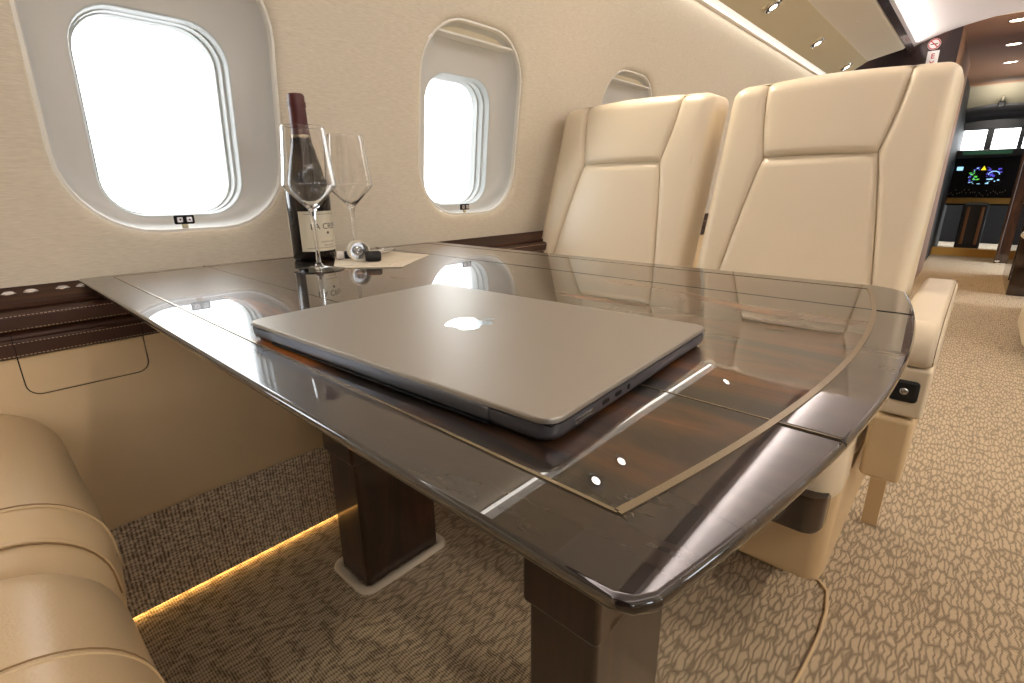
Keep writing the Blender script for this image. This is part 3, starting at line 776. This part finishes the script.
# ------------------------------------------------------------------ table
tb=thing('folding_table',(-.56,.508,0),'large high-gloss dark brown veneer table with folding leaves and a metal inlay line','table')
XW=-1.095; YN,YF=.130,.886; S1,S2=.318,.704; TT=.020
xo=lambda y:-.0215-.27*(y-.509)**2
xi=lambda y:-.058-.33*(y-.509)**2
IN0,IN1=.174,.846; XI=-1.072
def outline(y0,y1,x_right,xl,n=14,rc0=False,rc1=False):
    P=[(xl,y1),(xl,y0)]
    ys=[y0+(y1-y0)*k/n for k in range(n+1)]
    if rc0:
        r=.012; P.append((x_right(y0)-r,y0)); P.append((x_right(y0)-r*.3,y0+r*.3)); ys=[y for y in ys if y>y0+r]; 
        P.append((x_right(y0+r),y0+r))
    if rc1:
        r=.030
        ys=[y for y in ys if y<y1-r]
    P+=[(x_right(y),y) for y in ys]
    if rc1: P+=[(x_right(y1-r),y1-r),(x_right(y1)-r*.35,y1-r*.35),(x_right(y1)-r,y1)]
    return P
g=.0006
def slab(nm,P,m): 
    V,F=g_prism(P,TH-.008,TH,.0034,4); o=mk(nm,V,F,m,tb,True,40)
    return o
slab('near_leaf',outline(YN,S1-g,xo,XW,14,rc0=True),M['veneer_border'])
slab('tabletop',outline(S1+g,S2-g,xo,XW,20),M['veneer_border'])
slab('far_leaf',outline(S2+g,YF,xo,XW,14,rc1=True),M['veneer_border'])
# under-frame set back from the thin edge
V,F=g_prism(outline(YN+.05,YF-.05,lambda y:xo(y)-.06,XW+.04,14),TH-.030,TH-.0098,.008,2); mk('under_frame',V,F,M['black'],tb,True,30)
# figured field inside the inlay, a hair above the border
for y0,y1,nm in ((IN0,S1-g*2,'near_field'),(S1+g*2,S2-g*2,'centre_field'),(S2+g*2,IN1,'far_field')):
    V,F=g_prism(outline(y0,y1,xi,XI,14),TH-.001,TH+.0003); mk(nm,V,F,M['veneer'],tb,False)
# inlay strip
def ribbon(P,wd,z0,z1):
    L=[];n=len(P)
    for i,p in enumerate(P):
        a=Vector(P[i-1]).to_2d() if i else None; b=Vector(P[(i+1)%n]) if i<n-1 else None
        pv=Vector(p)
        d1=(pv-a).normalized() if a is not None else None; d2=(b-pv).normalized() if b is not None else None
        if d1 is None: d1=d2
        if d2 is None: d2=d1
        t=(d1+d2).normalized(); nn=Vector((-t.y,t.x)); k=wd/2/max(.5,nn.dot(Vector((-d1.y,d1.x))))
        L.append([(pv.x+nn.x*k,pv.y+nn.y*k,z0),(pv.x+nn.x*k,pv.y+nn.y*k,z1),(pv.x-nn.x*k,pv.y-nn.y*k,z1),(pv.x-nn.x*k,pv.y-nn.y*k,z0)])
    return g_loft(L,True,True,True)
V,F=ribbon([(XI,IN1),(XI,IN0),(xi(IN0),IN0)],.0022,TH-.001,TH+.0008); mk('inlay',V,F,M['inlay'],tb,False)
V,F=ribbon([(XI,IN1),(xi(IN1),IN1)],.0022,TH-.001,TH+.0008); mk('inlay',V,F,M['inlay'],tb,False)
V,F=ribbon([(xi(IN0+(IN1-IN0)*k/40),IN0+(IN1-IN0)*k/40) for k in range(41)],.0046,TH-.001,TH+.0008); mk('inlay',V,F,M['inlay'],tb,False)
# hinge gaps seen as fine pale lines
for yy in (S1,S2):
    V,F=g_box(XW+.001,xo(yy)-.003,yy-.0006,yy+.0006,TH-.006,TH+.0006); mk('hinge_strip',V,F,M['inlay' if yy==S1 else 'black'],tb,False)
# pedestals
for k,(xa,xb,ya,yb) in enumerate(((-.937,-.829,.442,.636),(-.352,-.244,.415,.610))):
    V,F=g_box(xa,xb,ya,yb,0,.40,.008,3); pd=mk('pedestal',V,F,M['veneer_dark'],tb,True,40)
    V,F=g_box(xa-.006,xb+.006,ya-.008,yb+.008,.30,TH-TT,.008,3); mk('pedestal_sleeve',V,F,M['veneer_dark'],pd,True,40)
    V,F=g_loft([[( (xa+xb)/2+a,(ya+yb)/2+b,z) for a,b in rr_loop((xb-xa)/2+e,(yb-ya)/2+e,.008+e,5)] for e,z in ((.022,0.0),(.020,.004),(.012,.006),(.004,.005),(.001,.001))]); mk('floor_collar',V,F,M['cream_plastic'],pd,True,60)
    V,F=g_box(xa-.03,xb+.03,ya-.05,yb+.05,TH-TT-.012,TH-TT,.003,2); mk('mounting_plate',V,F,M['black'],pd,True,40)

# ------------------------------------------------------------------ laptop
LX,LY,LA=-.5115,.1775,.0562070
lt=thing('laptop',(LX,LY,TH),'closed silver-grey laptop lying on the glossy table, logo up','laptop')
lt.rotation_euler=(0,0,LA)
ZB=.0012; LW,LD=.3610,.2510
def lp(V): # laptop-local coordinates, offset for mk
    return [Vector(v)+Vector((LX,LY,TH)) for v in V]
def rrc(x0,x1,y0,y1,r,z,n=8): 
    return [((x0+x1)/2+a,(y0+y1)/2+b,z) for a,b in rr_loop((x1-x0)/2,(y1-y0)/2,r,n)]
V,F=g_loft([rrc(.004,LW-.004,.004,LD-.004,.012,ZB),rrc(.0012,LW-.0012,.0012,LD-.0012,.012,ZB+.0025),rrc(0,LW,0,LD,.0125,ZB+.006),rrc(0,LW,0,LD,.0125,ZB+.0118),rrc(.0005,LW-.0005,.0005,LD-.0005,.0122,ZB+.0121)],True,True,True)
base=mk('base',lp(V),F,M['alu_edge'],lt,True,40)
V,F=g_loft([rrc(.0005,LW-.0005,.0005,LD-.0005,.0122,ZB+.0125),rrc(0,LW,0,LD,.0125,ZB+.0129),rrc(0,LW,0,LD,.0125,ZB+.0152),rrc(.0004,LW-.0004,.0004,LD-.0004,.0122,ZB+.0161),rrc(.0012,LW-.0012,.0012,LD-.0012,.0118,ZB+.0165)],True,True,True)
lid=mk('lid',lp(V),F,M['alu'],lt,True,40)
V,F=g_box(.002,LW-.002,.002,LD-.002,ZB+.0118,ZB+.0128); mk('gasket',lp(V),F,M['black'],lt,False)
V,F=g_box(.045,LW-.045,-.0008,.01,ZB+.0035,ZB+.0135,.002,2); hb=mk('hinge_cover',lp(V),F,M['alu_edge'],lt,True,40)
V,F=g_box(.046,LW-.046,-.0004,.01,ZB+.0012,ZB+.0030); mk('vent_slot',lp(V),F,M['black'],base,False)
for fx,fy in ((.03,.025),(LW-.03,.025),(.03,LD-.025),(LW-.03,LD-.025)):
    V,F=g_lathe([(.009,0),(.010,.0012),(.0005,.0014)],(fx,fy,0),20); mk('foot',lp(V),F,M['black_rubber'],lt)
# ports along the right-hand short side (x=LW)
def port(y0,y1,z,h,m,nm):
    r=h/2; n=6; P=[]
    for k in range(n+1):
        a=-PI/2+PI*k/n; P.append((y1-r+r*math.cos(a),z+r*math.sin(a)))
    for k in range(n+1):
        a=PI/2+PI*k/n; P.append((y0+r+r*math.cos(a),z+r*math.sin(a)))
    V,F=g_loft([[(LW-.001,y,zz) for y,zz in P],[(LW+.0003,y,zz) for y,zz in P]],True,True,True); return mk(nm,lp(V),F,m,base,False)
port(.024,.046,ZB+.0075,.0032,M['steel'],'charging_port')
port(.0262,.0438,ZB+.0075,.0016,M['alu_edge'],'port')
port(.056,.0652,ZB+.0078,.0028,M['black'],'port')
port(.073,.0822,ZB+.0078,.0028,M['black'],'port')
port(.0905,.0945,ZB+.0078,.0040,M['black'],'headphone_jack')
# fruit logo on the lid, stalk end toward the opening edge
def fruit():
    P=[]
    pts=[(0,.155),(.16,.225),(.33,.215),(.46,.10),(.475,.055),(.40,-.01),(.365,-.12),(.39,-.24),(.475,-.315),(.43,-.45),(.31,-.62),(.20,-.655),(.10,-.625),(0,-.595),(-.10,-.625),(-.20,-.655),(-.31,-.62),(-.43,-.44),(-.51,-.22),(-.51,-.02),(-.43,.13),(-.30,.215),(-.16,.225)]
    # Catmull-Rom smoothing
    n=len(pts)
    for i in range(n):
        p0,p1,p2,p3=[Vector(pts[(i+k)%n]) for k in (-1,0,1,2)]
        for k in range(5):
            u=k/5; P.append(.5*((2*p1)+(-p0+p2)*u+(2*p0-5*p1+4*p2-p3)*u*u+(-p0+3*p1-3*p2+p3)*u**3))
    return P
LS=.042; lcx,lcy=LW/2,LD/2
zt=ZB+.0166
V=[(lcx+p.x*LS,lcy+p.y*LS+.006,zt) for p in fruit()]; n=len(V)
lf=[]
for k in range(13):
    t_=k/12; lf.append((.0+.22*t_-.03*math.sin(PI*t_)-.02*math.sin(PI*t_)*3*(t_),.27+.24*t_+.0))
leaf=[(0.0,.27),(.03,.36),(.09,.44),(.17,.49),(.225,.50),(.22,.42),(.17,.34),(.10,.29)]
V2=[(lcx+a*LS,lcy+b*LS+.006,zt) for a,b in leaf]
mk('logo',lp(V+V2),[tuple(range(n)),tuple(range(n,n+len(V2)))],M['mirror'],lid,False)

# ------------------------------------------------------------------ wine bottle
BX,BY=-1.013,.505
bt=thing('wine_bottle',(BX,BY,TH),'dark red wine bottle with cream label and maroon capsule on the table by the window','bottle')
V,F=g_lathe([(.0005,.004),(.034,.0),(.0395,.002),(.0415,.006),(.0418,.02),(.0418,.128),(.0405,.150),(.036,.174),(.029,.198),(.0225,.220),(.0178,.240),(.0155,.260),(.0148,.280),(.0142,.311),(.0005,.312)],(BX,BY,TH),48); mk('body',V,F,M['wine'],bt,True,60)
V,F=g_lathe([(.0190,.238),(.0178,.246),(.0164,.262),(.0156,.2895),(.0168,.291),(.0168,.299),(.0156,.3005),(.0154,.3105),(.013,.3138),(.0005,.314)],(BX,BY,TH),40); mk('capsule',V,F,M['capsule'],bt,True,50)
V,F=g_lathe([(.0202,.2325),(.0200,.2355),(.0192,.2385)],(BX,BY,TH),40); mk('capsule_band',V,F,M['inlay'],bt)
toc=math.atan2(-BY,-BX)     # direction of the viewer from the bottle
def cyl(a,h,r=.0422): return Vector((BX+r*math.cos(a),BY+r*math.sin(a),TH+h))
def labelpatch(a0,a1,h0,h1,nm,m,r=.0422):
    n=24; V,F=g_loft([[cyl(a0+(a1-a0)*k/n,h,r) for k in range(n+1)] for h in (h0,h1)],False); return mk(nm,V,F,m,bt)
ac=toc+math.radians(38)
front=labelpatch(ac-math.radians(70),ac+math.radians(66),.020,.098,'front_label',M['label'])
labelpatch(toc-math.radians(118),toc-math.radians(76),.018,.098,'back_label',M['label'])
def wraptext(s,size,a,h,nm,bold=False):
    V,F=g_text(s,size,bold); mk(nm,[cyl(a+v.x/.0422,h+v.y,.0425) for v in V],F,M['ink'],front,False)
aL=ac+math.radians(6)
wraptext('LA CREMA',.0165,aL+math.radians(5),.068,'lettering')
wraptext('SONOMA COAST',.0042,aL,.038,'small_lettering')
wraptext('PINOT NOIR',.0040,aL,.031,'small_lettering')
V=[cyl(aL+x/.0422,.056+y,.0425) for x,y in ((0,.003),(.0032,0),(0,-.004),(-.0032,0))]; mk('emblem',V,[(0,1,2,3)],M['ink'],front,False)
for hh in (.092,.026):
    n=20; V,F=g_loft([[cyl(ac+math.radians(-56+112*k/n),hh+d,.0425) for k in range(n+1)] for d in (0,.0006)],False); mk('rule',V,F,M['ink'],front)

# ------------------------------------------------------------------ wine glasses
def glass(x,y,label,rot=0):
    t=thing('wine_glass',(x,y,TH),label,'wine glass','wine glasses by the bottle')
    out=[(.0005,.0006),(.042,.0006),(.0435,.0014),(.042,.0022),(.02,.0045),(.007,.008),(.0042,.014),(.0036,.03),(.0034,.07),(.0038,.092),(.0052,.101),(.0085,.107),(.018,.117),(.032,.131),(.0425,.142),(.0445,.146),(.0442,.151),(.040,.185),(.0345,.239)]
    inn=[(.0340,.240),(.0336,.2392),(.0389,.185),(.0430,.151),(.0432,.1465),(.0415,.1432),(.031,.1325),(.017,.1195),(.007,.1125),(.0005,.111)]
    V,F=g_lathe(out[:10],(x,y,TH),40); 
    V,F=g_lathe(out+inn,(x,y,TH),48); mk('bowl',V,F,M['glass'],t,True,50)
    return t
glass(-.866,.437,'empty wine glass standing in front of the wine bottle, nearer one')
glass(-.949,.563,'empty wine glass standing to the right of the wine bottle, behind the stopper')

# ------------------------------------------------------------------ napkin and wine tools
NP=[(-.862,.462),(-.770,.548),(-.868,.690),(-.985,.665),(-1.02,.60),(-.985,.535)]
V,F=g_prism(NP,TH+.0006,TH+.0022,.0004,1)
nk=mk('napkin',V,F,M['paper'],None,False); tag(nk,'cream folded paper napkin on the table under the corkscrew','napkin')
NP2=[(-.866,.478),(-.800,.545),(-.874,.675),(-.975,.652),(-.975,.55)]
V,F=g_prism(NP2,TH+.0022,TH+.0036,.0004,1); mk('fold',V,F,M['paper'],nk,False)

def toolmat(p0,ax):
    ax=Vector(ax).normalized(); return Matrix.Translation(p0)@ax.to_track_quat('Z','Y').to_matrix().to_4x4()
def lathe_on(prof,p0,ax,n=28):
    Mx=toolmat(Vector(p0),ax); V,F=g_lathe(prof,(0,0,0),n); return [Mx@v for v in V],F
rx,ry=-.885,.530
rc=Vector((rx,ry,TH+.0036+.0205))
ax=Vector((.9,-.28,0)).normalized()
wp=thing('corkscrew',(rx,ry,TH+.0036),'lever corkscrew lying on the napkin, cream ring end facing the camera','corkscrew')
V,F=lathe_on([(.0200,-.010),(.0205,.010),(.0200,.0115),(.0172,.0115),(.0166,.007),(.0166,-.010),(.0200,-.010)],rc,ax,32); mk('ring',V,F,M['cream_plastic'],wp,True,40)
V,F=lathe_on([(.0005,-.009),(.0164,-.009),(.0164,-.007),(.0095,-.007),(.009,-.001),(.006,.0),(.004,.001),(.0035,.004),(.0005,.0045)],rc,ax,20); mk('hub',V,F,M['steel'],wp,True,40)
hp=[rc+ax*(-.006+.020*k/40)+Vector((-ax.y,ax.x,0))*.0055*math.cos(k*.7)+Vector((0,0,1))*.0055*math.sin(k*.7) for k in range(41)]
V,F=g_tube(hp,.0011,6); mk('screw',V,F,M['chrome'],wp)
# black grip lying to the right, steel body running away behind it
sd=Vector((.55,.83,0)).normalized()
gp=Vector((rx+.016,ry+.006,TH+.0036+.0102))
V,F=lathe_on([(.0005,-.002),(.0085,-.001),(.0102,.004),(.0102,.024),(.0085,.028),(.0005,.029)],gp,sd,20); mk('grip',V,F,M['black_rubber'],wp,True,40)
b0=Vector((rx-.03,ry+.03,TH+.0036+.008)); bd=Vector((-.35,.93,0)).normalized()
V,F=lathe_on([(.0005,0),(.0075,.001),(.0075,.018),(.005,.022),(.0045,.055),(.0065,.058),(.0065,.066),(.0035,.07),(.003,.10),(.0005,.101)],b0,bd,20); mk('shaft',V,F,M['chrome'],wp,True,40)
for off,ln in ((-.013,.085),(.013,.075)):
    nrm=Vector((-bd.y,bd.x,0)); p=b0+nrm*off+bd*.006
    V,F=g_tube([p,p+bd*.02+nrm*off*.3,p+bd*ln*.7+nrm*off*.25,p+bd*ln],[.0028,.0036,.0036,.0024],8); mk('lever',V,F,M['steel'],wp)
V,F=g_tube([b0+Vector((-bd.y,bd.x,0))*.017+bd*.008,b0-Vector((-bd.y,bd.x,0))*.017+bd*.008],.004,10); mk('crossbar',V,F,M['black'],wp)
# small stopper to the left
sp=Vector((-.955,.500+.022,TH+.0095))
st=thing('bottle_stopper',(sp.x,sp.y,TH),'small black and white bottle stopper lying between bottle and corkscrew','stopper')
sa_=Vector((.5,.8,0)).normalized()
V,F=lathe_on([(.0005,-.0),(.0088,.001),(.0092,.006),(.0088,.014),(.0005,.015)],sp,sa_,20); mk('cap',V,F,M['white'],st,True,40)
V,F=lathe_on([(.0005,.0),(.0075,.0),(.0090,.004),(.0085,.018),(.0005,.019)],sp+sa_*.015,sa_,20); mk('plug',V,F,M['black_rubber'],st,True,40)

# cable on the carpet beneath the seat
V,F=g_tube([(-.14,1.10,.02),(-.107,1.105,.005),(-.088,1.085,.004),(-.078,1.03,.004),(-.075,.96,.004),(-.078,.88,.004),(-.084,.80,.004),(-.09,.70,.004)],.0035,8)
cb=mk('floor_cable',V,F,M['leather_tan']); tag(cb,'thin tan cable running over the carpet from under the aisle-side seat','cable')

# ------------------------------------------------------------------ light
area('arch_fill',(-.06,8.16,1.62),(0,.5,1),.2,.1,3,(1,.93,.82))  # unseen fill added to light the grey headliner arch
area('deck_fill',(-.06,8.56,1.60),(0,.3,-1),.3,.05,2,(1,.95,.88))  # unseen downward fill added to lift the dark flight deck
w=bpy.data.worlds.new('sky'); bpy.context.scene.world=w; w.use_nodes=True
bg=w.node_tree.nodes['Background']; bg.inputs[0].default_value=(.93,.97,1,1); bg.inputs[1].default_value=6.0
sc=bpy.context.scene
sc.view_settings.view_transform='Standard'; sc.view_settings.look='None'; sc.view_settings.gamma=1; sc.view_settings.use_curve_mapping=False
sc.view_settings.exposure=0.24
